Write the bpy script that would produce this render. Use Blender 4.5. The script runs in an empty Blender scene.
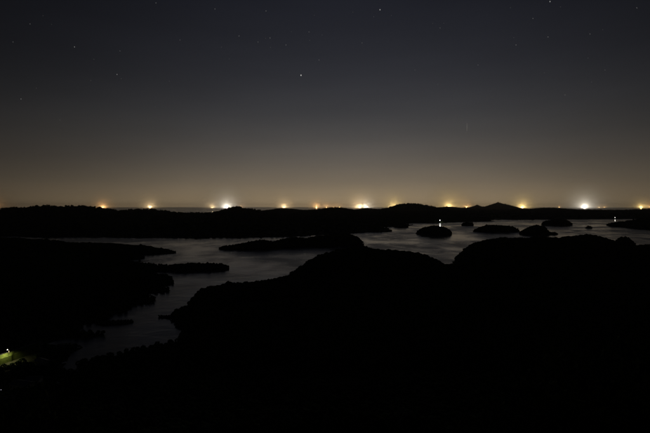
import bpy, bmesh, math, random
import numpy as np
from mathutils import Vector

R = math.radians
rng = np.random.default_rng(11)
random.seed(11)
scene = bpy.context.scene
col = scene.collection

# ------------------------------------------------------------------ camera
EYE = 120.0                     # lookout height above the sea, metres
FPX, CX, CY, EYE_ROW = 433.333, 325.0, 216.5, 205.4   # 24 mm lens on a 650x433 picture
PITCH = math.atan((CY - EYE_ROW) / FPX)
cam_data = bpy.data.cameras.new('camera')
cam_data.lens, cam_data.sensor_width = 24.0, 36.0
cam_data.clip_start, cam_data.clip_end = 1.0, 300000.0
cam = bpy.data.objects.new('camera', cam_data)
cam.location = (0, 0, EYE)
cam.rotation_euler = (math.pi / 2 - PITCH, 0, 0)
col.objects.link(cam)
scene.camera = cam

# ------------------------------------------------------------------ night sky
world = bpy.data.worlds.new('World')
scene.world = world
world.use_nodes = True
nt = world.node_tree
nt.nodes.clear()
N, L = nt.nodes.new, nt.links.new


def mth(op, a, b=None, c=None):
    n = N('ShaderNodeMath')
    n.operation = op
    for i, v in enumerate((a, b, c)):
        if v is None:
            continue
        if isinstance(v, (int, float)):
            n.inputs[i].default_value = v
        else:
            L(v, n.inputs[i])
    return n.outputs[0]


geo = N('ShaderNodeTexCoord')
sep = N('ShaderNodeSeparateXYZ')
L(geo.outputs['Generated'], sep.inputs[0])
elev = mth('DIVIDE', mth('ARCSINE', sep.outputs['Z']), math.pi / 2)     # 0 horizon .. 1 zenith
ramp = N('ShaderNodeValToRGB')
cr = ramp.color_ramp
cr.interpolation = 'B_SPLINE'
SKY = [(0.0, (.318, .236, .142)), (1.4, (.264, .202, .129)), (3.0, (.184, .150, .108)), (5.5, (.119, .104, .088)),
       (8.5, (.074, .070, .067)), (12, (.0465, .0465, .0505)), (17, (.0258, .0268, .0335)), (24, (.0138, .0147, .0205)),
       (33, (.0084, .0096, .0152)), (60, (.0042, .0050, .0090))]
while len(cr.elements) < len(SKY):
    cr.elements.new(0.5)
for e, (deg, c) in zip(cr.elements, SKY):
    e.position = deg / 90
    e.color = (*c, 1)
L(elev, ramp.inputs[0])
# the glow is strongest over the fishing grounds ahead and fades along the horizon to either side
az = mth('ARCTAN2', sep.outputs['X'], sep.outputs['Y'])
azn = mth('DIVIDE', mth('SUBTRACT', az, R(4.5)), R(34.0))
lobe = mth('POWER', 2.71828, mth('MULTIPLY', mth('MULTIPLY', azn, azn), -1.0))
veil_map = N('ShaderNodeMapping')               # thin uneven veil, streaked along the horizon
veil_map.inputs['Scale'].default_value = (1.0, 1.0, 5.0)
L(geo.outputs['Generated'], veil_map.inputs['Vector'])
veil = N('ShaderNodeTexNoise')
veil.inputs['Scale'].default_value, veil.inputs['Detail'].default_value = 2.6, 5.0
L(veil_map.outputs[0], veil.inputs['Vector'])
gain = mth('MULTIPLY', mth('MULTIPLY_ADD', lobe, 0.89, 0.11), mth('MULTIPLY_ADD', veil.outputs['Fac'], 0.30, 0.85))
glow_bg = N('ShaderNodeBackground')
L(ramp.outputs[0], glow_bg.inputs['Color'])
L(gain, glow_bg.inputs['Strength'])
sky = N('ShaderNodeTexSky')
sky.sky_type = 'NISHITA'
sky.sun_disc = False
sky.sun_elevation = R(-9.0)
sky.sun_rotation = R(5.0)
sky_bg = N('ShaderNodeBackground')
L(sky.outputs[0], sky_bg.inputs['Color'])
sky_bg.inputs['Strength'].default_value = 0.05
addw = N('ShaderNodeAddShader')
L(glow_bg.outputs[0], addw.inputs[0])
L(sky_bg.outputs[0], addw.inputs[1])
outw = N('ShaderNodeOutputWorld')
L(addw.outputs[0], outw.inputs['Surface'])

vs = scene.view_settings
vs.view_transform, vs.look, vs.exposure, vs.gamma = 'Standard', 'None', 0.0, 1.0
vs.use_curve_mapping = False
scene.cycles.max_bounces = 5
scene.cycles.volume_bounces = 0
scene.cycles.use_denoising = True


# ------------------------------------------------------------------ helpers
def ray(px, py):
    """Direction through a picture point, scaled so that its forward (y) part is 1."""
    x, y, z = (px - CX) / FPX, 1.0, -(py - CY) / FPX
    c, s = math.cos(PITCH), math.sin(PITCH)
    yy, zz = y * c + z * s, -y * s + z * c
    return x / yy, zz / yy


def spot(px, Y):
    return ray(px, 216)[0] * Y


def height(px, py, Y):
    return EYE + ray(px, py)[1] * Y


def ground(px, py, z=0.0):
    rx, rz = ray(px, py)
    Y = (z - EYE) / rz
    return Vector((rx * Y, Y, z))


def tag(o, label=None, cat=None, group=None, kind=None):
    if label: o['label'] = label
    if cat: o['category'] = cat
    if group: o['group'] = group
    if kind: o['kind'] = kind
    return o


def link_mesh(name, me, m=None, parent=None):
    o = bpy.data.objects.new(name, me)
    col.objects.link(o)
    if m is not None and not me.materials:
        me.materials.append(m)
    if parent is not None:
        o.parent = parent
    return o


def np_mesh(name, v, f):
    """Mesh from arrays; every face has the same number of corners."""
    v = np.ascontiguousarray(v, dtype=np.float32)
    f = np.ascontiguousarray(f, dtype=np.int32)
    k = f.shape[1]
    me = bpy.data.meshes.new(name)
    me.vertices.add(len(v))
    me.vertices.foreach_set('co', v.ravel())
    me.loops.add(f.size)
    me.loops.foreach_set('vertex_index', f.ravel())
    me.polygons.add(len(f))
    me.polygons.foreach_set('loop_start', np.arange(0, f.size, k, dtype=np.int32))
    me.update(calc_edges=True)
    me.validate()
    return me


class Shape:
    """Collects boxes, tubes and lofts into one bmesh."""
    def __init__(self):
        self.bm = bmesh.new()

    def box(self, c, s, rz=0.0):
        c, hx, hy, hz = Vector(c), s[0] / 2, s[1] / 2, s[2] / 2
        ca, sa = math.cos(rz), math.sin(rz)
        vv = []
        for z in (-hz, hz):
            for x, y in ((-hx, -hy), (hx, -hy), (hx, hy), (-hx, hy)):
                vv.append(self.bm.verts.new((c.x + x * ca - y * sa, c.y + x * sa + y * ca, c.z + z)))
        for q in ((3, 2, 1, 0), (4, 5, 6, 7), (0, 1, 5, 4), (1, 2, 6, 5), (2, 3, 7, 6), (3, 0, 4, 7)):
            self.bm.faces.new([vv[i] for i in q])
        return self

    def loft(self, rings, cap=True):
        rr = [[self.bm.verts.new(p) for p in r] for r in rings]
        n = len(rr[0])
        for a, b in zip(rr, rr[1:]):
            for i in range(n):
                self.bm.faces.new((a[i], a[(i + 1) % n], b[(i + 1) % n], b[i]))
        if cap:
            self.bm.faces.new(rr[0][::-1])
            self.bm.faces.new(rr[-1])
        return self

    def tube(self, pts, rad, n=8):
        rings = []
        pts = [Vector(p) for p in pts]
        for i, p in enumerate(pts):
            d = (pts[min(i + 1, len(pts) - 1)] - pts[max(i - 1, 0)]).normalized()
            u = d.orthogonal().normalized()
            w = d.cross(u)
            r = rad[i] if isinstance(rad, (list, tuple)) else rad
            rings.append([p + u * r * math.cos(2 * math.pi * k / n) + w * r * math.sin(2 * math.pi * k / n) for k in range(n)])
        return self.loft(rings)

    def ball(self, c, r, sub=2):
        g = bmesh.ops.create_icosphere(self.bm, subdivisions=sub, radius=r)
        for v in g['verts']:
            v.co += Vector(c)
        return self

    def mesh(self, name, m, smooth=False):
        me = bpy.data.meshes.new(name)
        bmesh.ops.recalc_face_normals(self.bm, faces=self.bm.faces)
        self.bm.to_mesh(me)
        self.bm.free()
        if smooth:
            for p in me.polygons:
                p.use_smooth = True
        me.materials.append(m)
        return me

    def build(self, name, m, parent=None, smooth=False):
        return link_mesh(name, self.mesh(name, m, smooth), None, parent)


# ------------------------------------------------------------------ materials
def new_mat(name):
    m = bpy.data.materials.new(name)
    m.use_nodes = True
    t = m.node_tree
    return m, t, t.nodes['Principled BSDF'], t.nodes['Material Output']


def speckled(name, c0, c1, scale, rough=0.9, bump=0.0, detail=6.0, spec=0.2):
    m, t, b, o = new_mat(name)
    tc = t.nodes.new('ShaderNodeTexCoord')
    nz = t.nodes.new('ShaderNodeTexNoise')
    nz.inputs['Scale'].default_value = scale
    nz.inputs['Detail'].default_value = detail
    t.links.new(tc.outputs['Object'], nz.inputs['Vector'])
    cr_ = t.nodes.new('ShaderNodeValToRGB')
    cr_.color_ramp.elements[0].position, cr_.color_ramp.elements[1].position = 0.32, 0.7
    cr_.color_ramp.elements[0].color, cr_.color_ramp.elements[1].color = (*c0, 1), (*c1, 1)
    t.links.new(nz.outputs['Fac'], cr_.inputs[0])
    t.links.new(cr_.outputs[0], b.inputs['Base Color'])
    b.inputs['Roughness'].default_value = rough
    b.inputs['Specular IOR Level'].default_value = spec
    if bump:
        bp = t.nodes.new('ShaderNodeBump')
        bp.inputs['Strength'].default_value = 0.8
        bp.inputs['Distance'].default_value = bump
        t.links.new(nz.outputs['Fac'], bp.inputs['Height'])
        t.links.new(bp.outputs[0], b.inputs['Normal'])
    return m


def glowing(name, c, strength):
    m, t, b, o = new_mat(name)
    b.inputs['Base Color'].default_value = (.8, .8, .8, 1)
    b.inputs['Emission Color'].default_value = (*c, 1)
    b.inputs['Emission Strength'].default_value = strength
    m.cycles.emission_sampling = 'NONE'
    return m


M = {
    'land': speckled('forest_floor', (.030, .036, .016), (.060, .055, .034), .05, bump=.6, spec=.05),
    'far_land': speckled('far_forest', (.026, .040, .018), (.055, .070, .034), .02, bump=4.0, spec=.05),
    'crown': speckled('evergreen_crowns', (.045, .070, .026), (.110, .135, .055), .09, spec=.08, bump=.4),
    'leaf': speckled('broad_leaves', (.045, .070, .026), (.110, .135, .055), .8, rough=.9, spec=.04),
    'bark': speckled('bark', (.06, .045, .032), (.13, .10, .075), 4.0, bump=.05),
    'grass': speckled('grass_bank', (.050, .075, .016), (.105, .125, .030), .9, spec=.05, bump=.1),
    'asphalt': speckled('asphalt', (.042, .042, .044), (.065, .064, .062), 2.0, bump=.02),
    'concrete': speckled('concrete', (.26, .25, .24), (.40, .39, .37), .8, bump=.03),
    'plaster': speckled('plaster', (.42, .40, .36), (.58, .56, .51), .5, bump=.01),
    'rooftile': speckled('grey_roof_tiles', (.10, .10, .11), (.19, .19, .20), 1.5, rough=.5, spec=.4),
    'glass': speckled('dark_glass', (.015, .017, .02), (.03, .03, .034), .4, rough=.08, spec=.5),
    'wood': speckled('weathered_wood', (.10, .08, .06), (.20, .17, .13), 2.5, bump=.02),
    'steel': speckled('galvanised_steel', (.30, .31, .32), (.44, .45, .45), 3.0, rough=.45, spec=.5),
    'hull': speckled('white_hull_paint', (.60, .61, .60), (.78, .78, .76), .25, rough=.4, spec=.5),
    'hullblue': speckled('blue_hull_paint', (.03, .06, .14), (.06, .10, .20), .25, rough=.4, spec=.5),
}


def sea_material():
    m, t, b, o = new_mat('sea_water')
    n, l = t.nodes.new, t.links.new
    b.inputs['Base Color'].default_value = (.030, .046, .066, 1)
    b.inputs['IOR'].default_value = 1.5
    tc = n('ShaderNodeTexCoord')

    def noise(scale, sx, sy, detail, rot=0.0):
        mp = n('ShaderNodeMapping')
        mp.inputs['Scale'].default_value = (sx, sy, 1)
        mp.inputs['Rotation'].default_value = (0, 0, rot)
        l(tc.outputs['Object'], mp.inputs['Vector'])
        z = n('ShaderNodeTexNoise')
        z.inputs['Scale'].default_value = scale
        z.inputs['Detail'].default_value = detail
        z.inputs['Distortion'].default_value = 0.6
        l(mp.outputs[0], z.inputs['Vector'])
        return z.outputs['Fac']
    # slicks: calm water is smooth, ruffled water is rough
    slick = noise(.0040, 1.0, .8, 5, .35)
    mr = n('ShaderNodeMapRange')
    mr.inputs['From Min'].default_value, mr.inputs['From Max'].default_value = .36, .64
    mr.inputs['To Min'].default_value, mr.inputs['To Max'].default_value = .10, .34
    ruffle = noise(.017, 1.0, .7, 4, -.5)
    mx = n('ShaderNodeMath')
    mx.operation = 'MULTIPLY_ADD'
    l(ruffle, mx.inputs[0])
    mx.inputs[1].default_value = .55
    sb = n('ShaderNodeMath')
    sb.operation = 'MULTIPLY_ADD'
    l(slick, sb.inputs[0])
    sb.inputs[1].default_value, sb.inputs[2].default_value = 1.0, -.275
    l(sb.outputs[0], mx.inputs[2])
    l(mx.outputs[0], mr.inputs['Value'])
    l(mr.outputs[0], b.inputs['Roughness'])
    bp = n('ShaderNodeBump')
    bp.inputs['Distance'].default_value = 1.2
    bp.inputs['Strength'].default_value = .35
    l(noise(.03, 1.0, 1.6, 4, .2), bp.inputs['Height'])
    l(bp.outputs[0], b.inputs['Normal'])
    return m


# ------------------------------------------------------------------ terrain
_tab = rng.random((256, 256))


def vnoise(x, y):
    xi, yi = np.floor(x).astype(int), np.floor(y).astype(int)
    fx, fy = x - xi, y - yi
    fx, fy = fx * fx * (3 - 2 * fx), fy * fy * (3 - 2 * fy)
    g = lambda a, b: _tab[a % 256, b % 256]
    return (g(xi, yi) * (1 - fx) + g(xi + 1, yi) * fx) * (1 - fy) + (g(xi, yi + 1) * (1 - fx) + g(xi + 1, yi + 1) * fx) * fy


def fbm(x, y, o=4):
    s, a, t = 0.0, 1.0, 0.0
    for _ in range(o):
        s, t = s + a * (vnoise(x, y) - .5), t + a
        x, y, a = x * 2.03 + 17.3, y * 2.03 + 5.1, a * .5
    return s / t * 2


class Land:
    """Land raised along ridge lines; a ridge point is (px, py, distance, half width), as sighted from the lookout."""
    def __init__(self, ridges, canopy=6.0, rough=1.0, wl=60.0, power=1.7, hole=None):
        pts = []
        for rd in ridges:
            P = [(spot(a, Y), Y, max(height(a, b, Y) - canopy, 1.2), w) for a, b, Y, w in rd]
            for p, q in zip(P, P[1:]):
                n = max(2, int(math.hypot(q[0] - p[0], q[1] - p[1]) / (0.3 * min(p[3], q[3]))) + 1)
                for k in range(n):
                    u = k / n
                    pts.append([p[i] * (1 - u) + q[i] * u for i in range(4)])
            pts.append(list(P[-1]))
        self.p = np.array(pts)
        self.rough, self.wl, self.power = rough, wl, power
        self.extra = []

    def h(self, x, y):
        x, y = np.asarray(x, float), np.asarray(y, float)
        best = np.full(x.shape, -6.0)
        warp = 1 + .42 * fbm(x / self.wl + 3.7, y / self.wl + 9.1, 4)
        for X, Y, z, w in self.p:
            t = np.hypot(x - X, y - Y) / w * np.where(np.hypot(x - X, y - Y) < .25 * w, 1.0, warp)
            best = np.maximum(best, z * (1 - t ** self.power) if z > 4 else np.where(t < 1, z, z - (t - 1) * 12))
        for fn in self.extra:
            best = np.maximum(best, fn(x, y))
        lift = np.clip(best / 10.0, 0, 1)
        return np.maximum(best + lift * self.rough * fbm(x / self.wl * 2.3, y / self.wl * 2.3, 5), -6.0)

    def bounds(self):
        X, Y, w = self.p[:, 0], self.p[:, 1], self.p[:, 3] * 1.35
        return (X - w).min(), (X + w).max(), (Y - w).min(), (Y + w).max()

    def build(self, name, step, m, bounds=None):
        x0, x1, y0, y1 = bounds or self.bounds()
        nx, ny = int((x1 - x0) / step) + 2, int((y1 - y0) / step) + 2
        gx, gy = np.meshgrid(x0 + np.arange(nx) * step, y0 + np.arange(ny) * step, indexing='ij')
        gz = self.h(gx, gy)
        v = np.stack([gx.ravel(), gy.ravel(), gz.ravel()], 1)
        idx = np.arange(nx * ny).reshape(nx, ny)
        f = np.stack([idx[:-1, :-1], idx[1:, :-1], idx[1:, 1:], idx[:-1, 1:]], -1).reshape(-1, 4)
        f = f[(gz.ravel()[f] > -5.5).any(1)]
        used = np.unique(f)
        re = np.full(len(v), -1)
        re[used] = np.arange(len(used))
        me = np_mesh(name, v[used], re[f])
        me.polygons.foreach_set('use_smooth', np.ones(len(me.polygons), bool))
        o = link_mesh(name, me, m)
        return o


def crown_variant(seed, far):
    """One tree crown: overlapping uneven leaf masses."""
    rr = np.random.default_rng(seed)
    bm = bmesh.new()
    bmesh.ops.create_icosphere(bm, subdivisions=1, radius=1)
    v0 = np.array([w.co[:] for w in bm.verts])
    f0 = np.array([[w.index for w in q.verts] for q in bm.faces])
    bm.free()
    v, f = [], []
    n = 7 if far else 24
    for k in range(n):
        a = k * 2.4 + rr.uniform(-.4, .4)
        u = (k + .5) / n
        rad = math.sqrt(max(0, 1 - (2 * u - 1) ** 2)) * (.62 if far else .78)
        c = np.array([rad * math.cos(a), rad * math.sin(a), (2 * u - 1) * .68])
        sz = rr.uniform(.42, .58) if far else rr.uniform(.24, .40)
        v.append(v0 * sz * rr.uniform(.75, 1.25, (12, 1)) * [1, 1, .85] + c)
        f.append(f0 + 12 * k)
    me = np_mesh('crown', np.concatenate(v), np.concatenate(f))
    me.materials.append(M['crown'])
    return bpy.data.objects.new('crown_shape', me)


CROWNS = {far: [crown_variant(30 + k, far) for k in range(4)] for far in (True, False)}


def forest_nodes(far):
    g = bpy.data.node_groups.new('wood', 'GeometryNodeTree')
    g.interface.new_socket('Geometry', in_out='INPUT', socket_type='NodeSocketGeometry')
    g.interface.new_socket('Geometry', in_out='OUTPUT', socket_type='NodeSocketGeometry')
    n, l = g.nodes.new, g.links.new
    gi, go = n('NodeGroupInput'), n('NodeGroupOutput')
    join = n('GeometryNodeJoinGeometry')
    for ob in CROWNS[far]:
        oi = n('GeometryNodeObjectInfo')
        oi.inputs['Object'].default_value = ob
        oi.inputs['As Instance'].default_value = True
        l(oi.outputs['Geometry'], join.inputs[0])
    iop = n('GeometryNodeInstanceOnPoints')
    l(gi.outputs[0], iop.inputs['Points'])
    l(join.outputs[0], iop.inputs['Instance'])
    iop.inputs['Pick Instance'].default_value = True
    for sock, att, ty in (('Instance Index', 'pick', 'INT'), ('Rotation', 'turn', 'FLOAT_VECTOR'), ('Scale', 'size', 'FLOAT_VECTOR')):
        na = n('GeometryNodeInputNamedAttribute')
        na.data_type = ty
        na.inputs['Name'].default_value = att
        l(na.outputs['Attribute'], iop.inputs[sock])
    l(iop.outputs[0], go.inputs[0])
    return g


WOOD = {far: forest_nodes(far) for far in (True, False)}


def scatter(land, spacing, lo=1.0, keep=None, bounds=None):
    x0, x1, y0, y1 = bounds or land.bounds()
    gx, gy = np.meshgrid(np.arange(x0, x1, spacing), np.arange(y0, y1, spacing), indexing='ij')
    x = gx.ravel() + rng.uniform(-.45, .45, gx.size) * spacing
    y = gy.ravel() + rng.uniform(-.45, .45, gx.size) * spacing
    z = land.h(x, y)
    ok = z > lo
    if keep is not None:
        ok &= keep(x, y)
    return np.stack([x[ok], y[ok], z[ok]], 1)


def forest(pts, size, label, tall=1.0, far=True):
    """Evergreen wood that reads as one mass: an uneven crown over every spot."""
    n = len(pts)
    if n == 0:
        return None
    s = size * rng.lognormal(0, .13, n) * np.clip(.45 + pts[:, 2] / 9, .45, 1)
    sc = np.stack([s * rng.uniform(.85, 1.2, n), s * rng.uniform(.85, 1.2, n), s * rng.uniform(.78, 1.18, n) * tall], 1)
    v = pts.copy()
    v[:, 2] += .55 * sc[:, 2]
    me = bpy.data.meshes.new('forest')
    me.vertices.add(n)
    me.vertices.foreach_set('co', np.ascontiguousarray(v, dtype=np.float32).ravel())
    rot = np.zeros((n, 3), np.float32)
    rot[:, 2] = rng.uniform(0, 6.28, n)
    rot[:, :2] = rng.normal(0, .12, (n, 2))
    me.attributes.new('size', 'FLOAT_VECTOR', 'POINT').data.foreach_set('vector', sc.astype(np.float32).ravel())
    me.attributes.new('turn', 'FLOAT_VECTOR', 'POINT').data.foreach_set('vector', rot.ravel())
    me.attributes.new('pick', 'INT', 'POINT').data.foreach_set('value', rng.integers(0, 4, n).astype(np.int32))
    o = link_mesh('forest', me, M['crown'])
    o.modifiers.new('wood', 'NODES').node_group = WOOD[far]
    return tag(o, label, 'forest', kind='stuff')


# sea: one sheet out to the horizon
sea = Shape()
ring = [Vector((31000 * math.sin(2 * math.pi * k / 360), 31000 * math.cos(2 * math.pi * k / 360), 0)) for k in range(360)]
sea.bm.faces.new([sea.bm.verts.new(p) for p in ring][::-1])
sea_o = sea.build('sea', sea_material())
tag(sea_o, 'dark calm bay and open sea reflecting the glowing night sky', kind='structure')


def each(Y, w, *pp):
    return [(a, b, Y, w) for a, b in pp]


# --- the lookout's own hill and the wooded hills in front of the bay
fore = Land([
    [(188, 319, 436, 13), (196, 307, 468, 20), (208, 294.5, 508, 27), (223, 285.5, 548, 36), (237, 282.5, 568, 45),
     (250, 284.5, 580, 45), (270, 282, 590, 55), (288, 280, 610, 50), (301, 275, 640, 36), (311, 263, 680, 34),
     (326, 253.5, 715, 46), (346, 248.5, 735, 62), (365, 247.3, 750, 80), (385, 249, 760, 80), (400, 250.5, 760, 80),
     (418, 256, 750, 62), (428, 261, 740, 42), (434, 266, 740, 24)],
    [(446, 265.5, 700, 30), (458, 262.5, 700, 42), (470, 262, 700, 55), (500, 262, 700, 90)],
    [(471, 252, 880, 22), (478, 244.5, 890, 45), (488, 240, 900, 60), (497, 238.3, 900, 70), (510, 237.5, 900, 75),
     (530, 237, 900, 80), (545, 236.5, 900, 80), (560, 238.3, 910, 80), (575, 236.5, 920, 80), (590, 234.3, 920, 80),
     (602, 237.5, 910, 70), (610, 241.5, 900, 55), (625, 245.5, 880, 50), (640, 245, 880, 60), (660, 243, 880, 70), (720, 240, 860, 90)],
    [(212, 331, 405, 20), (250, 322, 430, 55), (330, 310, 430, 130), (420, 300, 460, 150), (520, 292, 480, 160), (640, 285, 500, 180), (740, 285, 500, 180)],
    [(84, 373, 322, 5), (100, 368, 329, 6), (130, 360, 342, 8), (168, 351, 360, 10), (185, 345, 372, 14)],
    [(110, 380, 302, 26), (150, 371, 318, 32), (200, 360, 340, 40), (250, 348, 370, 55)],
    [(350, 280, 600, 120), (420, 285, 600, 120), (520, 275, 650, 160), (620, 265, 700, 170), (720, 262, 700, 170)],
], canopy=6.0, rough=3.5, wl=70.0, power=2.1)


def lookout(x, y):
    d = np.hypot(x, (y + 20)) / 345
    d = d * (1 - .12 * np.clip(x / 200, 0, 1))
    f = np.clip(1 - d, 0, 1) ** 1.7
    z = 107 * f
    return np.where(d < 1, z, -6.0)


fore.extra.append(lookout)
FB = (-520, 760, -260, 1080)
o = fore.build('hillside', 7.0, M['land'], FB)
tag(o, 'dark wooded hills below the lookout running down to the bay', kind='structure')

# --- low coast on the left of the bay
coast = Land([
    [(-60, 235, 1150, 150), (0, 238, 1150, 150), (30, 240, 1140, 130), (50, 242.5, 1130, 110), (75, 243, 1130, 100), (100, 243.5, 1130, 90),
     (125, 245, 1120, 70), (145, 248, 1110, 48), (160, 251.5, 1100, 32), (167, 254, 1095, 18)],
    [(115, 268, 850, 45), (140, 268, 830, 38), (160, 267, 815, 34), (178, 265.3, 815, 32), (195, 263.3, 815, 30), (210, 263.8, 820, 25), (220, 266, 828, 15)],
    [(-80, 252, 900, 160), (-20, 254, 900, 160), (40, 258, 900, 130), (90, 263, 880, 80)],
    [(-80, 262, 740, 180), (20, 264, 740, 140), (70, 271, 730, 100), (110, 276, 700, 70), (140, 279, 680, 42), (156, 281, 665, 24), (164, 284, 655, 12)],
    [(0, 283, 640, 100), (60, 284, 635, 80), (120, 286, 620, 45), (148, 288, 610, 26), (160, 290, 604, 13)],
    [(-60, 290, 580, 150), (20, 290, 580, 110), (70, 294, 570, 70), (110, 300, 545, 42), (132, 301, 540, 26), (142, 302, 538, 14)],
    [(0, 305, 510, 90), (60, 307, 505, 60), (100, 311, 495, 30), (117, 313, 490, 13)],
    [(-60, 318, 470, 90), (0, 318, 470, 60), (50, 318, 468, 45), (80, 319, 465, 28), (90, 322, 452, 14)],
    [(-60, 335, 410, 70), (0, 336, 408, 45), (40, 337, 405, 26), (64, 338, 400, 10), (86, 338.5, 395, 6), (98, 337, 400, 4)],
    [(-80, 356, 360, 60), (-20, 355, 360, 45), (8, 354, 358, 26), (26, 356, 352, 18), (36, 357, 348, 10)],
    [(-80, 400, 300, 90), (-20, 390, 310, 55), (10, 382, 312, 32), (34, 378, 312, 16)],
], canopy=5.5, rough=2.5, wl=55.0)
coast.extra.append(lookout)
x0, x1, y0, y1 = coast.bounds()
CB = (-980, -60, 230, 1330)
o = coast.build('coast', 6.5, M['land'], CB)
tag(o, 'low dark coast with headlands on the left of the bay', kind='structure')

# --- islets and islands
ISLANDS = [
    ('island', 'long wooded island with several low humps across the middle of the bay',
     [[(226, 247.5, 1195, 18), (240, 244, 1200, 30), (252, 241.8, 1205, 36), (262, 239.8, 1210, 40), (270, 241.5, 1220, 40),
       (276, 242.3, 1230, 38), (284, 239.5, 1250, 40), (295, 237.3, 1275, 42), (306, 238.3, 1290, 42), (318, 236.5, 1300, 46),
       (330, 234.8, 1310, 48), (345, 233.6, 1320, 44), (354, 236, 1320, 26), (358, 239.5, 1318, 14)]], 5),
    ('island', 'small dome-shaped wooded island standing below the white harbour lamp',
     [[(427, 227, 1830, 36), (434, 225.5, 1830, 44), (441, 226.6, 1830, 40), (446, 229, 1830, 24)]], 4.5),
    ('island', 'tiny dark islet off the far shore behind the dome-shaped island',
     [each(2600, 20, (464.5, 222.6), (470.5, 222.4))], 5),
    ('island', 'long low flat-topped wooded island between the dome-shaped and the peaked islands',
     [[(478, 228.5, 1985, 24), (483, 226.5, 1985, 30), (488, 224.9, 1985, 34), (495, 224.8, 1985, 34), (503, 225.5, 1985, 33), (511, 226.2, 1985, 30), (514.5, 228.5, 1985, 18)]], 4.5),
    ('island', 'steep peaked wooded island beside the end of the long flat-topped island',
     [[(523, 231, 1820, 16), (528, 228, 1820, 24), (533, 225.8, 1820, 28), (537.5, 224.8, 1820, 30), (542, 226, 1820, 26), (545, 228.4, 1815, 14)],
      [(548, 231.5, 1815, 16), (553, 232.5, 1815, 14)]], 4.5),
    ('island', 'dark wooded island hugging the far shore below the low ridge',
     [[(547, 221, 2650, 26), (556, 219.4, 2650, 38), (564, 219.8, 2650, 36), (569, 222, 2640, 20)]], 6),
    ('island', 'solitary tiny rock islet in open water below the brightest white boat light',
     [each(2290, 13, (588, 226.3), (590.2, 226.1))], 3.0),
    ('island', 'small flat islet off the tip of the far dark headland',
     [[(396, 224.3, 2420, 18), (400, 223.6, 2420, 24), (405, 223.8, 2420, 20)]], 5),
    ('island', 'round dome islet close behind the near hillside',
     [[(623, 237, 1270, 22), (626, 237, 1270, 22)]], 3.6),
    ('island', 'low ragged islet in the narrow inlet by the spit',
     [[(103, 324.6, 436, 5), (108, 323.6, 437, 6), (115, 323.2, 438, 6.5), (122, 322.6, 440, 6), (128, 321.8, 443, 4)]], 2.0),
    ('island', 'thin wooded spit jutting into the inlet from the near hillside',
     [[(160, 317.8, 463, 2.6), (168, 317, 462, 3.5), (176, 316.6, 461, 5), (184, 317, 456, 8)]], 2.0),
]
for nm, lab, rd, st in ISLANDS:
    far = rd[0][0][2] > 2200
    small = rd[0][0][2] < 600
    ld = Land(rd, canopy=1.5 if small else (4.0 if far else 5.0), rough=.3 if small else 2.0, wl=14.0 if small else 34.0, power=2.4)
    o = ld.build(nm, st if not small else 1.5, M['land'])
    tag(o, lab, kind='structure')
    sp = 2.2 if small else (6.0 if far else 5.2)
    pts = scatter(ld, sp, .6)
    forest(pts, 1.1 if small else sp * .68, 'evergreen wood covering the ' + lab.split(' ', 1)[1].split(' ', 1)[1], 1.0)

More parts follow.
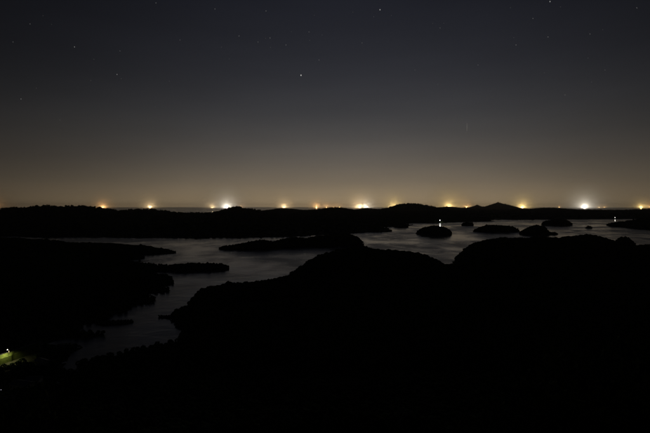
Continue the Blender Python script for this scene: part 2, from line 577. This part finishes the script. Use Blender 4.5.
# --- far shores, layer behind layer
FAR = [
    ('far_shore', 'dark far shore with a long even ridge behind the left coast', 30, 6, 260, [
        [(-110, 207.5, 3000, 500), (-40, 208.6, 3000, 500)] + each(3000, 500, (0, 209.2), (10, 208.2), (16, 207.3), (24, 207.6), (33, 206.6), (39, 205.7), (48, 205.1), (56, 206.9),
             (59, 207), (66, 205.8), (73, 205.1), (80, 205.7), (86, 205.5), (93, 206.6), (99, 207.2), (105, 208.6), (111, 209.6)),
        each(3300, 500, (111, 209.6), (117, 210.5), (122, 211), (130, 209.5), (138, 209), (150, 209.2), (158, 210.1), (166, 210.6),
             (173, 212), (181, 212.8), (192, 212.5), (205, 212.2), (213, 212), (222, 211), (229, 210)),
        each(3800, 330, (227, 210.6), (230.5, 209.2), (233, 207.4), (236.5, 206), (240, 207.4), (246, 208), (250, 208), (254, 208.9), (258, 210.8), (263, 212)),
        [(-110, 222, 2050, 430), (60, 223, 2020, 430), (150, 224, 2000, 430), (215, 224, 2000, 420), (250, 224.5, 2010, 400), (275, 224.5, 2100, 380), (305, 224, 2150, 350),
         (325, 223, 2170, 300), (345, 223.3, 2200, 190), (362, 224.5, 2200, 130), (372, 226, 2190, 75), (378, 227.5, 2180, 40)],
        each(2700, 400, (-110, 216), (100, 217), (200, 218), (300, 219.5), (340, 219)),
        each(3500, 500, (255, 217.6), (285, 218.0), (300, 217.2), (320, 214), (345, 214), (370, 216)),
    ]),
    ('far_shore', 'humped dark ridge below the pair of small orange boat lights', 32, 5, 260, [
        each(5300, 480, (258, 212.6), (262, 212), (270, 211), (276, 209.3), (281, 208.4), (291, 208.9), (297, 209.5), (304, 210), (311, 209.6), (319, 210)),
        each(4300, 450, (305, 212.5), (315, 210.5), (325, 208.7), (333, 207.6), (338, 207.5), (344, 209.6), (351, 211), (360, 211.5)),
    ]),
    ('far_shore', 'broad dark hill rising above the far shore behind the harbour lamp', 34, 6, 300, [
        each(5600, 380, (346, 212), (352, 211), (358, 210.3), (363, 209), (367, 208), (371, 208.2), (377, 209), (383, 208.5), (389, 207.5),
             (395, 206), (400, 204.3), (405, 203.2), (412, 203), (421, 203.9), (430, 205.6), (437, 207.1), (445, 209)),
        [(366, 219, 3250, 330), (385, 218, 3280, 400), (405, 217, 3350, 440), (430, 216, 3600, 420), (445, 215.5, 3900, 420)],
        each(4500, 600, (370, 213), (400, 211), (430, 211)),
        each(5500, 700, (350, 212), (385, 210), (415, 208), (440, 210)),
    ]),
    ('far_shore', 'distant pointed peaks standing above the far shore', 26, 9, 420, [
        each(11000, 170, (425, 208.4), (434, 207.2), (441, 206.6), (447, 206.3), (453, 206.4), (460, 207.3), (467, 207.5), (470, 206.9), (474, 205.8), (477, 204.3),
             (481, 206.2), (486, 206), (492, 203.9), (498, 201.5), (503, 203.4), (510, 204.6), (516, 206.5), (522, 208.2), (530, 209)),
        each(10600, 900, (430, 209.6), (480, 209.3), (525, 209.8)),
    ]),
    ('far_shore', 'long low ridge along the far shore below the brightest white boat light', 36, 5, 320, [
        each(5800, 800, (505, 209.5), (522, 208.9), (530, 209.1), (540, 208.8), (546, 208), (550, 207.4), (555, 208.3), (563, 208.8), (572, 209.3), (584, 210), (590, 209.6), (602, 209.6),
             (616, 210), (630, 210), (641, 209.2), (655, 208.6), (740, 208)),
        each(4400, 720, (442, 214), (455, 213.4), (480, 213), (520, 213), (560, 213), (600, 213.5), (660, 213.5), (740, 213)),
        each(6500, 900, (425, 210), (450, 209.7), (480, 209.5), (510, 209.4), (530, 210)),
    ]),
    ('far_shore', 'dark headland entering the bay beside the round dome islet', 22, 4, 150, [
        [(631, 220.3, 2700, 50), (640, 219.5, 2620, 110), (652, 219, 2450, 220), (680, 218.5, 2350, 300), (740, 218, 2300, 330)],
    ]),
]
for nm, lab, st, rough, wl, rd in FAR:
    ld = Land(rd, canopy=0.0 if st > 36 else 5.0, rough=rough, wl=wl, power=1.15)
    o = ld.build(nm, st, M['far_land'])
    tag(o, lab, kind='structure')
    if st <= 36:                                   # ragged tree tops along the crests and the water's edge
        pts = scatter(ld, 13 if st <= 30 else 17, 1.0)
        if len(pts) > 9000:
            pts = pts[rng.permutation(len(pts))[:9000]]
        forest(pts, 7.5, 'far evergreen wood over the ' + lab.split(' ', 1)[1], .8)

# --- woods on the near land
rdist = lambda x, y: np.hypot(x, y)
ROAD = [ground(px, py, 8.0) for px, py in ((-60, 373), (-20, 361), (0, 355.2), (10, 351.9), (20, 348.6), (30, 345.4), (40, 342.0))]
YARD = [ground(22, 388), ground(34, 383), ground(6, 408, 7), ground(42, 364), ground(-1, 390)]


def off_road(x, y):
    d = np.full(x.shape, 1e9)
    for p, q in zip(ROAD, ROAD[1:]):
        for k in range(9):
            c = p.lerp(q, k / 8)
            d = np.minimum(d, np.hypot((x - c.x), np.where(y < c.y, (y - c.y + 1.0) * 1.25, y - c.y)))
    for c in YARD:
        d = np.minimum(d, np.hypot(x - c.x, y - c.y) * .8)
    return d > 8.5


near = scatter(fore, 5.0, .8, lambda x, y: (rdist(x, y) > 168) & off_road(x, y) & (np.abs(x) < y * .95 + 90) & (y > 20), FB)
forest(near, 3.8, 'dense evergreen wood over the hills below the lookout', far=False)


cw = scatter(coast, 5.2, .5, lambda x, y: off_road(x, y) & (x > -y * .9 - 60), CB)
forest(cw, 3.5, 'evergreen wood over the low coast beside the bay', far=False)


# ------------------------------------------------------------------ single trees on the slope just below the lookout
def tree_meshes(seed, H, rad):
    rr = np.random.default_rng(seed)
    random.seed(seed)
    tr = Shape()
    tr.tube([(0, 0, -.6), (.1, .05, H * .25), (-.1, .12, H * .5), (.05, 0, H * .8)], [.28, .22, .15, .05], 8)
    tips = []
    for k in range(9):
        a, z = k * 2.4 + rr.uniform(-.3, .3), H * (.38 + .06 * k)
        e = Vector((math.cos(a) * rad * (.85 - .05 * k), math.sin(a) * rad * (.85 - .05 * k), z + rad * .45))
        tr.tube([(0, 0, z), e * .5 + Vector((0, 0, z * .5)), e], [.10, .07, .02], 6)
        tips.append(e)
    trunk = tr.mesh('trunk', M['bark'], True)
    tips += [Vector((0, 0, H * .9)), Vector((rr.normal(0, .6), rr.normal(0, .6), H * .8))]
    q = []
    for e in tips:
        cr_ = rad * rr.uniform(.42, .6)
        for _ in range(330):
            d = rr.normal(0, 1, 3)
            d = d / np.linalg.norm(d) * cr_ * rr.uniform(.55, 1.05)
            q.append(np.array(e) + d * [1, 1, .75])
    q = np.array(q)
    n = len(q)
    u = rr.normal(0, 1, (n, 3)); u /= np.linalg.norm(u, axis=1)[:, None]
    w = np.cross(u, rr.normal(0, 1, (n, 3))); w /= np.linalg.norm(w, axis=1)[:, None]
    s = rr.uniform(.09, .19, n)[:, None]
    v = np.stack([q - u * s * 1.5, q + w * s * .7, q + u * s * 1.5, q - w * s * .7], 1).reshape(-1, 3)
    crown = np_mesh('crown', v, np.arange(n * 4).reshape(-1, 4))
    crown.materials.append(M['leaf'])
    return trunk, crown


kinds = [tree_meshes(s, H, r) for s, H, r in ((1, 11, 3.2), (2, 13, 3.8), (3, 9, 3.0), (4, 14, 4.2))]
# tops as sighted along the lower edge of the picture: higher at the right, low elsewhere
spots = []
for k in range(46):
    px = 505 + (k * 37 % 165)
    Y = 44 + (k * 29 % 46)
    top = 432 - 68 * max(0.0, (px - 505) / 160) ** .8 + (k * 13 % 17)
    spots.append((px, Y, top))
for k in range(8):
    spots.append((-20 + k * 9, 52 + (k * 17 % 30), 418 + (k * 7 % 14)))
nearest = scatter(fore, 7.7, 4.0, lambda x, y: (rdist(x, y) > 60) & (rdist(x, y) <= 168) & (np.abs(x) < y * .80) & off_road(x, y), (-170, 170, 40, 170))
for X, Y, z in nearest:
    spots.append((CX + X / Y * FPX, Y, None))
for i, (px, Y, top) in enumerate(spots):
    X = spot(px, Y)
    z0 = float(fore.h(np.array([X]), np.array([Y]))[0]) - .2
    H0 = (11, 13, 9, 14)[i % 4] * 1.02
    hh = max(height(px, top, Y) - z0, 5.0) if top else random.uniform(6.5, 9.5)
    t = bpy.data.objects.new('tree', None)
    col.objects.link(t)
    t.location = (X, Y, z0)
    sc = hh / H0
    t.scale = (sc, sc, sc)
    t.rotation_euler = (0, 0, i * 1.9)
    tk, cw_ = kinds[i % 4]
    link_mesh('trunk', tk, None, t)
    link_mesh('crown', cw_, None, t)
    if top is None:
        tag(t, 'leafy evergreen tree in the wood on the steep slope below the lookout', 'tree', 'trees of the wood on the steep slope')
    elif px > 300:
        tag(t, 'leafy evergreen tree on the dark slope on the shoulder just below the lookout', 'tree', 'trees just below the lookout')
    else:
        tag(t, 'leafy evergreen tree on the slope above the lamp-lit road', 'tree', 'trees above the lamp-lit road')


# ------------------------------------------------------------------ the lamp-lit road and hamlet at the head of the inlet
def lamp_light(name, loc, colour, watts, parent, radius=.15):
    ld = bpy.data.lights.new(name, 'POINT')
    ld.color, ld.energy, ld.shadow_soft_size = colour, watts, radius
    o = bpy.data.objects.new(name, ld)
    col.objects.link(o)
    o.location = loc
    o.parent = parent
    return o


def strip(name, m, pts, zs, kind='structure', label=None):
    """A sheet swept through pairs of left/right edge points."""
    s = Shape()
    rows = [[s.bm.verts.new((a[0], a[1], z0)), s.bm.verts.new((b[0], b[1], z1))] for (a, b), (z0, z1) in zip(pts, zs)]
    for p, q in zip(rows, rows[1:]):
        s.bm.faces.new((p[0], q[0], q[1], p[1]))
    g = bmesh.ops.extrude_face_region(s.bm, geom=list(s.bm.faces))
    for v in g['geom']:
        if isinstance(v, bmesh.types.BMVert):
            v.co.z -= 7.0
    o = s.build(name, m)
    return tag(o, label, kind=kind)


rd_pts, bk_pts = [], []
for p in ROAD:
    rd_pts.append(((p.x, p.y), (p.x - 1.2, p.y + 5.0)))
    bk_pts.append(((p.x + .8, p.y - 3.4), (p.x + .05, p.y - .12)))
strip('road', M['asphalt'], rd_pts, [(8.06, 8.06)] * 7, label='narrow asphalt road lit by a street lamp beside the inlet')
strip('grass_bank', M['grass'], bk_pts, [(5.6, 8.0)] * 7, label='yellow-green grass bank lit by a street lamp beside the road')
strip('road_marking', M['plaster'], [(((a[0] * .9 + b[0] * .1), (a[1] * .9 + b[1] * .1)), ((a[0] * .87 + b[0] * .13), (a[1] * .87 + b[1] * .13))) for a, b in rd_pts],
      [(8.07, 8.07)] * 7, label='white edge line along the lamp-lit road')

warm_lamp = glowing('lamp_glass', (1.0, .95, .72), 14)
dim_lamp = glowing('dim_lamp_glass', (.95, .97, 1.0), .7)


def spot_light(name, loc, colour, watts, parent, cone):
    ld = bpy.data.lights.new(name, 'SPOT')
    ld.color, ld.energy, ld.shadow_soft_size = colour, watts, .15
    ld.spot_size, ld.spot_blend = R(cone), .6
    o = bpy.data.objects.new(name, ld)
    col.objects.link(o)
    o.location = loc
    o.parent = parent
    return o


def street_lamp(loc, rz, H, colour, watts, label, head=1.0, group=None):
    t = bpy.data.objects.new('street_lamp', None)
    col.objects.link(t)
    t.location, t.rotation_euler = loc, (0, 0, rz)
    Shape().tube([(0, 0, -1), (0, 0, H * .5), (0, 0, H)], [.12, .09, .06], 10).build('pole', M['wood'], t, True)
    Shape().tube([(0, 0, H - .1), (.5, 0, H + .25), (1.4, 0, H + .35)], .045, 8).build('arm', M['steel'], t, True)
    hd = Shape().loft([[(1.25, -.10, H + .30), (1.25, .10, H + .30), (1.25, .10, H + .42), (1.25, -.10, H + .42)],
                       [(1.6 * head, -.17, H + .30), (1.6 * head, .17, H + .30), (1.6 * head, .17, H + .45), (1.6 * head, -.17, H + .45)],
                       [(2.0 * head, -.08, H + .32), (2.0 * head, .08, H + .32), (2.0 * head, .08, H + .40), (2.0 * head, -.08, H + .40)]]).build('lamp_head', M['steel'], t)
    Shape().ball((1.6, 0, H + .18), .30 * head, 2).build('lamp_globe', warm_lamp if head == 1 else dim_lamp, t, True)
    spot_light('lamp_light', (1.6, 0, H - .15), colour, watts, t, 142)
    return tag(t, label, 'street lamp', group)


p = ground(7.5, 349.6, 11.6)
street_lamp((p.x, p.y + 1.4, 8.0), -1.5, 3.4, (1.0, .93, .55), 4800, 'lit street lamp standing at the roadside above the grass bank')
p = ground(-2.2, 390, 9.0)
street_lamp((p.x, p.y, 3.5), .4, 5.2, (.95, .97, 1.0), 60, 'dim white street lamp beside the houses at the inlet head', .55)


def house(px, py, z, w, d, h, rz, label, roof_h=1.7):
    p = ground(px, py, z)
    t = bpy.data.objects.new('house', None)
    col.objects.link(t)
    t.location, t.rotation_euler = (p.x, p.y, z), (0, 0, rz)
    Shape().box((0, 0, h / 2 - .6), (w, d, h + 1.2)).build('wall', M['plaster'], t)
    e = .5
    rf = Shape().loft([[(-w / 2 - e, -d / 2 - e, h - .05), (-w / 2 - e, d / 2 + e, h - .05), (-w / 2 - e, d / 2 + e, h + .1), (-w / 2 - e, 0, h + roof_h), (-w / 2 - e, -d / 2 - e, h + .1)],
                       [(w / 2 + e, -d / 2 - e, h - .05), (w / 2 + e, d / 2 + e, h - .05), (w / 2 + e, d / 2 + e, h + .1), (w / 2 + e, 0, h + roof_h), (w / 2 + e, -d / 2 - e, h + .1)]]).build('roof', M['rooftile'], t)
    Shape().box((0, 0, h + roof_h + .06), (w + 2 * e + .1, .35, .22)).build('ridge_cap', M['rooftile'], rf)
    dr = Shape().box((-w * .18, -d / 2 - .03, 1.05), (1.0, .10, 2.1)).build('door', M['wood'], t)
    Shape().box((-w * .18 + .36, -d / 2 - .11, 1.0), (.06, .06, .14)).build('handle', M['steel'], dr)
    for x in (-w * .38, w * .12, w * .34):
        wn = Shape().box((x, -d / 2 - .025, 1.6), (1.2, .08, 1.1)).build('window', M['glass'], t)
        Shape().box((x, -d / 2 - .075, 1.02), (1.4, .14, .08)).build('sill', M['concrete'], wn)
        Shape().box((x, -d / 2 - .075, 1.6), (.06, .04, 1.1)).build('frame', M['steel'], wn)
    return tag(t, label, 'house')


house(22, 388, 3.6, 12, 7, 3.1, -.25, 'low house with a long grey roof beside the dim white street lamp')
house(34, 383, 3.0, 8, 6, 2.8, .15, 'small house behind the long-roofed one at the inlet head')
house(6, 408, 7.5, 9, 7, 4.6, .5, 'tall house on the slope above the dim white street lamp')
house(42, 364, 2.2, 10, 5, 2.7, -.5, 'low boat shed at the muddy tip of the inlet', 1.2)


# small jetties and skiffs by the inlet head
def jetty(a, b, label):
    t = bpy.data.objects.new('jetty', None)
    col.objects.link(t)
    t.location = (a.x, a.y, 0)
    d = b - a
    rz, ln = math.atan2(d.y, d.x), d.length
    t.rotation_euler = (0, 0, rz)
    n = int(ln / .6)
    pm = Shape().box((0, 0, 0), (.55, 2.0, .09)).mesh('plank', M['wood'])
    for k in range(n):
        q = link_mesh('plank', pm, None, t)
        q.location = (k * .6 + .3, 0, 1.05)
    for s in (-.8, .8):
        Shape().box((ln / 2, s, .93), (ln, .14, .14)).build('beam', M['wood'], t)
        qm = Shape().tube([(0, 0, -2.0), (0, 0, 1.5)], .12, 8).mesh('pile', M['wood'])
        for k in range(int(ln / 3) + 1):
            q = link_mesh('pile', qm, None, t)
            q.location = (k * 3.0, s * 1.32, 0)
    return tag(t, label, 'jetty')


jetty(ground(58, 345.5), ground(73, 344.0), 'short wooden jetty reaching into the inlet past the lamp-lit road')
jetty(ground(52, 361.5), ground(64, 360.0), 'wooden jetty at the muddy tip of the inlet beside the boat shed')


def skiff(px, py, rz, label):
    p = ground(px, py)
    t = bpy.data.objects.new('skiff', None)
    col.objects.link(t)
    t.location, t.rotation_euler = (p.x, p.y, 0), (0, 0, rz)
    rings = []
    for x, w, z0 in ((-3.2, .75, -.15), (-1.5, .95, -.25), (.8, .9, -.25), (2.4, .55, -.1), (3.4, .06, .3)):
        rings.append([(x, -w, .55 + .08 * max(x, 0)), (x, -w * .7, z0 + .1), (x, 0, z0), (x, w * .7, z0 + .1), (x, w, .55 + .08 * max(x, 0))])
    Shape().loft(rings).build('hull', M['hull'], t, True)
    Shape().box((-1.0, 0, .66), (.35, 1.7, .08)).build('seat', M['wood'], t)
    Shape().box((-3.35, 0, .55), (.35, .35, .8)).build('outboard_motor', M['steel'], t)
    return tag(t, label, 'skiff')


skiff(76, 348.5, .3, 'pale open skiff moored off the short jetty in the inlet')
skiff(62, 364.0, 1.1, 'pale open skiff moored off the boat shed')


# ------------------------------------------------------------------ lights on the far shore
def shore_light(px, py, Y, colour, watts, label, H=8.0, r=2.0):
    z = height(px, py, Y)
    t = bpy.data.objects.new('harbour_lamp', None)
    col.objects.link(t)
    t.location = (spot(px, Y), Y, z - H)
    Shape().tube([(0, 0, -6), (0, 0, H * .6), (0, 0, H - r)], [.5, .4, .3], 10).build('mast', M['steel'], t, True)
    Shape().box((0, 0, H - r * .9), (r * 1.6, r * 1.2, .3)).build('bracket', M['steel'], t)
    Shape().ball((0, 0, H), r, 2).build('lamp_globe', glowing('floodlight_glass', colour, 3.2 if r > 2.5 else 1.0), t, True)
    lamp_light('lamp_light', (0, -r * 1.3, H), colour, watts, t, r)
    return tag(t, label, 'lamp')


shore_light(440, 220.2, 2975, (1.0, .99, .92), 1.2e4, 'bright white harbour lamp on the far shore above the dome-shaped island', H=16.5, r=2.7)
shore_light(615, 217.5, 3780, (1.0, .97, .88), 3.0e3, 'small white lamp on the far shore between brightest boat light and dark headland', r=1.6)

# ------------------------------------------------------------------ fishing boats with deck lights along the horizon
WHITE, WARM, YEL, ORG = (1.0, .90, .74), (1.0, .69, .34), (1.0, .69, .24), (1.0, .52, .18)
CLS = {WHITE: 'white', WARM: 'warm', YEL: 'yellow', ORG: 'orange'}
lampmat = {c: glowing(CLS[c] + '_deck_light', c, 160) for c in CLS}


def boat_parts():
    rings = []
    for x, w, z0, zt in ((-20, 4.2, -1.0, 3.2), (-10, 5.0, -1.6, 3.0), (4, 5.0, -1.6, 3.2), (14, 3.4, -1.2, 4.2), (22, .2, 1.6, 5.6)):
        rings.append([(x, -w, zt), (x, -w * .75, z0 + 1), (x, 0, z0), (x, w * .75, z0 + 1), (x, w, zt)])
    hull = Shape().loft(rings).mesh('hull', M['hullblue'], True)
    house_ = Shape().box((-8, 0, 5.2), (9, 7, 4.4)).box((-7, 0, 8.5), (6, 5.6, 2.4)).box((-7, 0, 9.9), (7, 6.4, .4)).mesh('wheelhouse', M['hull'])
    win = Shape().box((-3.96, 0, 8.7), (.12, 4.8, 1.1)).box((-7, -2.86, 8.7), (4.8, .12, 1.1)).box((-7, 2.86, 8.7), (4.8, .12, 1.1)).mesh('window', M['glass'])
    mast = Shape().tube([(10, 0, 3), (10, 0, 19)], [.35, .15], 8).mesh('mast', M['steel'])
    boom = Shape().tube([(-15, 0, 15.5), (10, 0, 15.5)], .2, 6).mesh('lamp_boom', M['steel'])
    return hull, house_, win, mast, boom


B = boat_parts()
bulb = {}
for c in CLS:
    bulb[c] = Shape().ball((0, 0, 0), 1.5, 2).mesh('deck_lamp', lampmat[c], True)


def halo_mat(k):
    m = bpy.data.materials.new('halo_mist_volume')
    m.use_nodes = True
    t = m.node_tree
    t.nodes.clear()
    v = t.nodes.new('ShaderNodeVolumePrincipled')
    v.inputs['Color'].default_value = (.96, .96, .96, 1)
    v.inputs['Anisotropy'].default_value = 0.0
    tc = t.nodes.new('ShaderNodeTexCoord')          # halo falloff: thickest round the boat, thinning out to nothing
    ln = t.nodes.new('ShaderNodeVectorMath')
    ln.operation = 'LENGTH'
    t.links.new(tc.outputs['Object'], ln.inputs[0])
    prev = ln.outputs['Value']
    for op, val, flip in (('SUBTRACT', 1.0, True), ('MAXIMUM', 0.0, False), ('POWER', 3.6, False), ('MULTIPLY', k, False)):
        q = t.nodes.new('ShaderNodeMath')
        q.operation = op
        t.links.new(prev, q.inputs[1 if flip else 0])
        q.inputs[0 if flip else 1].default_value = val
        prev = q.outputs[0]
    t.links.new(prev, v.inputs['Density'])
    o_ = t.nodes.new('ShaderNodeOutputMaterial')
    t.links.new(v.outputs[0], o_.inputs['Volume'])
    return m


HALO = halo_mat(7.0e-4)
halo_me = Shape().ball((0, 0, 0), 1.0, 5).mesh('halo_mist', HALO, True)


def fishing_boat(px, Y, colour, power, mist, label, group=None, rz=None):
    t = bpy.data.objects.new('fishing_boat', None)
    col.objects.link(t)
    t.location = (spot(px, Y), Y, 0)
    t.rotation_euler = (0, 0, rz if rz is not None else (px * 0.37) % 1.2 - .6)
    h_ = link_mesh('hull', B[0], None, t)
    wh = link_mesh('wheelhouse', B[1], None, t)
    link_mesh('window', B[2], None, wh)
    link_mesh('mast', B[3], None, t)
    link_mesh('mast', B[3], None, t).location = (-25, 0, -2)
    link_mesh('lamp_boom', B[4], None, t)
    for k in range(8):
        q = link_mesh('deck_lamp', bulb[colour], None, t)
        q.location = (-14 + k * 3.3, 0, 17.2)
    lamp_light('lamp_light', (-2, 0, 19.5), colour, (power if colour == WHITE else power * 1.5) * 1.25e7, t, 2.0)
    tag(t, label, 'fishing boat', group)
    ms = link_mesh('halo_mist', halo_me)  # mist sphere added round each boat to give its lights a soft halo
    ms.location = (t.location.x, Y, 0)
    ms.scale = (mist * 1.9,) * 3
    tag(ms, 'added mist ball shaping the glow halo around the ' + label, 'mist', kind='stuff')


G = 'fishing boats lit up along the horizon'
BOATS = [
    (-5, 22000, ORG, .6, 1000, 'orange boat light on the horizon beyond the end of the long even ridge'),
    (103, 22000, ORG, 1.3, 750, 'orange boat light where the long even ridge slopes down to the sea'),
    (150, 22600, WARM, 1.5, 850, 'lone warm boat light over the low saddle of the far shore'),
    (212.8, 23000, WARM, 1.1, 750, 'warm boat light beside the brilliant white one next to the small peak'),
    (227.0, 21000, WHITE, 3.5, 1300, 'brilliant white boat light at the foot of the small peak'),
    (241.5, 24000, ORG, .35, 500, 'small orange boat light just past the small peak'),
    (284, 23000, WARM, 1.6, 850, 'large warm boat light above the humped ridge and its thin strip of water'),
    (316.4, 23500, ORG, 1.1, 650, 'larger orange boat light of the close pair over the humped ridge'),
    (326.5, 24000, ORG, .5, 450, 'smaller orange boat light of the close pair over the humped ridge'),
    (334.2, 24500, ORG, .22, 450, 'faint boat light on the crest of the humped ridge'),
    (339.5, 24500, ORG, .16, 400, 'faintest boat light beside the crest of the humped ridge'),
    (359.6, 23000, WARM, 3.0, 1050, 'big warm white boat light beside the broad dark hill'),
    (366.2, 21500, WHITE, 2.2, 800, 'white boat light half hidden at the foot of the broad dark hill'),
    (394, 23500, YEL, 2.2, 1000, 'yellow boat light hidden behind the shoulder of the broad dark hill'),
    (449, 23500, YEL, 2.7, 1250, 'yellow boat light glowing behind the low ridge between broad hill and peaks'),
    (466.5, 23500, ORG, .7, 550, 'small peach boat light before the first pointed peak'),
    (522.3, 22000, YEL, 2.2, 950, 'yellow boat light at the foot of the pointed peaks'),
    (559, 24500, ORG, .10, 350, 'very faint boat light between the pointed peaks and the brightest boat light'),
    (584.6, 20500, WHITE, 3.8, 1350, 'brightest white boat light above the long low ridge'),
    (599, 24500, ORG, .10, 350, 'very faint boat light next to the brightest boat light'),
    (604, 24500, ORG, .14, 350, 'faint reddish boat light beyond the brightest boat light'),
    (641, 22500, YEL, 1.2, 650, 'yellow boat light over the end of the long low ridge'),
    (650, 23000, ORG, .6, 550, 'orange boat light past the yellow one at the end of the long low ridge'),
]
for px, Y, c, pw, ms, lab in BOATS:
    fishing_boat(px, Y, c, pw, ms, lab, G)

# ------------------------------------------------------------------ stars
STARS = [(301, 75.3, .9, .52), (380, 9.8, .75, .38), (550, 1.6, .75, .34), (117, 74.5, .55, .26), (74.5, 47, .55, .26), (516, 45, .5, .17),
         (548, 37, .5, .16), (533, 18.5, .5, .15), (590, 34, .5, .14), (21, 99, .55, .17), (30, 24, .5, .12), (13, 42, .5, .11), (156, 3, .5, .15),
         (215, 9, .5, .15), (266, 11, .5, .17), (239, 36, .5, .15), (270, 38, .5, .16), (258, 42, .45, .14), (286, 45, .5, .15), (120, 51, .45, .12),
         (319, 60, .5, .12), (180, 40, .45, .11), (309, 32, .5, .12), (362, 43, .45, .11), (637, 8, .5, .13), (478, 65, .45, .12), (565, 95, .45, .13),
         (440, 28, .45, .11), (415, 70, .4, .11), (60, 120, .4, .10), (605, 70, .4, .11)]
STARS += [(float(a), float(b), .4, round(float(c) * .85, 2)) for a, b, c in zip(rng.uniform(8, 642, 34), rng.uniform(4, 112, 34), rng.uniform(.06, .10, 34))]
star_mats = {}
for i, (px, py, size, lum) in enumerate(STARS):
    if lum not in star_mats:
        star_mats[lum] = glowing('star_light', (1.0, .98, .95), lum)
        star_mats[lum].node_tree.nodes['Principled BSDF'].inputs['Base Color'].default_value = (0, 0, 0, 1)
    D = 60000.0
    rx, rz = ray(px, py)
    r = size * .62 * D / 433
    st = Shape().ball((0, 0, 0), r, 2).build('star', star_mats[lum], None, True)
    st.location = (rx * D, D, EYE + rz * D)
    st.scale = (.8, .8, 1.35)
    if i == 0: tag(st, 'brightest white star, alone in the middle of the sky', 'star', 'stars in the night sky')
    elif i == 1: tag(st, 'second brightest star, high above the broad dark hill', 'star', 'stars in the night sky')
    elif i == 2: tag(st, 'bright star high above the long low ridge', 'star', 'stars in the night sky')
    else: tag(st, 'small faint star in the dark night sky', 'star', 'stars in the night sky')
trail = Shape().ball((0, 0, 0), 60, 2).build('satellite_trail', glowing('faint_trail', (1, .96, .9), .09), None, True)
rx, rz = ray(467, 127)
trail.location = (rx * 60000, 60000, EYE + rz * 60000)
trail.scale = (.55, .55, 10)
tag(trail, 'faint upright streak in the sky above the pointed peaks', 'light streak')

# ------------------------------------------------------------------ haze over land and sea
hz = Shape().box((0, 0, 118), (70000, 70000, 260))
hm = bpy.data.materials.new('haze_air')
hm.use_nodes = True
ht = hm.node_tree
ht.nodes.clear()
pv = ht.nodes.new('ShaderNodeVolumePrincipled')
pv.inputs['Color'].default_value = (.92, .92, .92, 1)
pv.inputs['Density'].default_value = 1.6e-5
pv.inputs['Anisotropy'].default_value = .55
ho = ht.nodes.new('ShaderNodeOutputMaterial')
ht.links.new(pv.outputs[0], ho.inputs['Volume'])
tag(hz.build('haze', hm), 'thin night haze over the bay and hills', 'haze', kind='stuff')
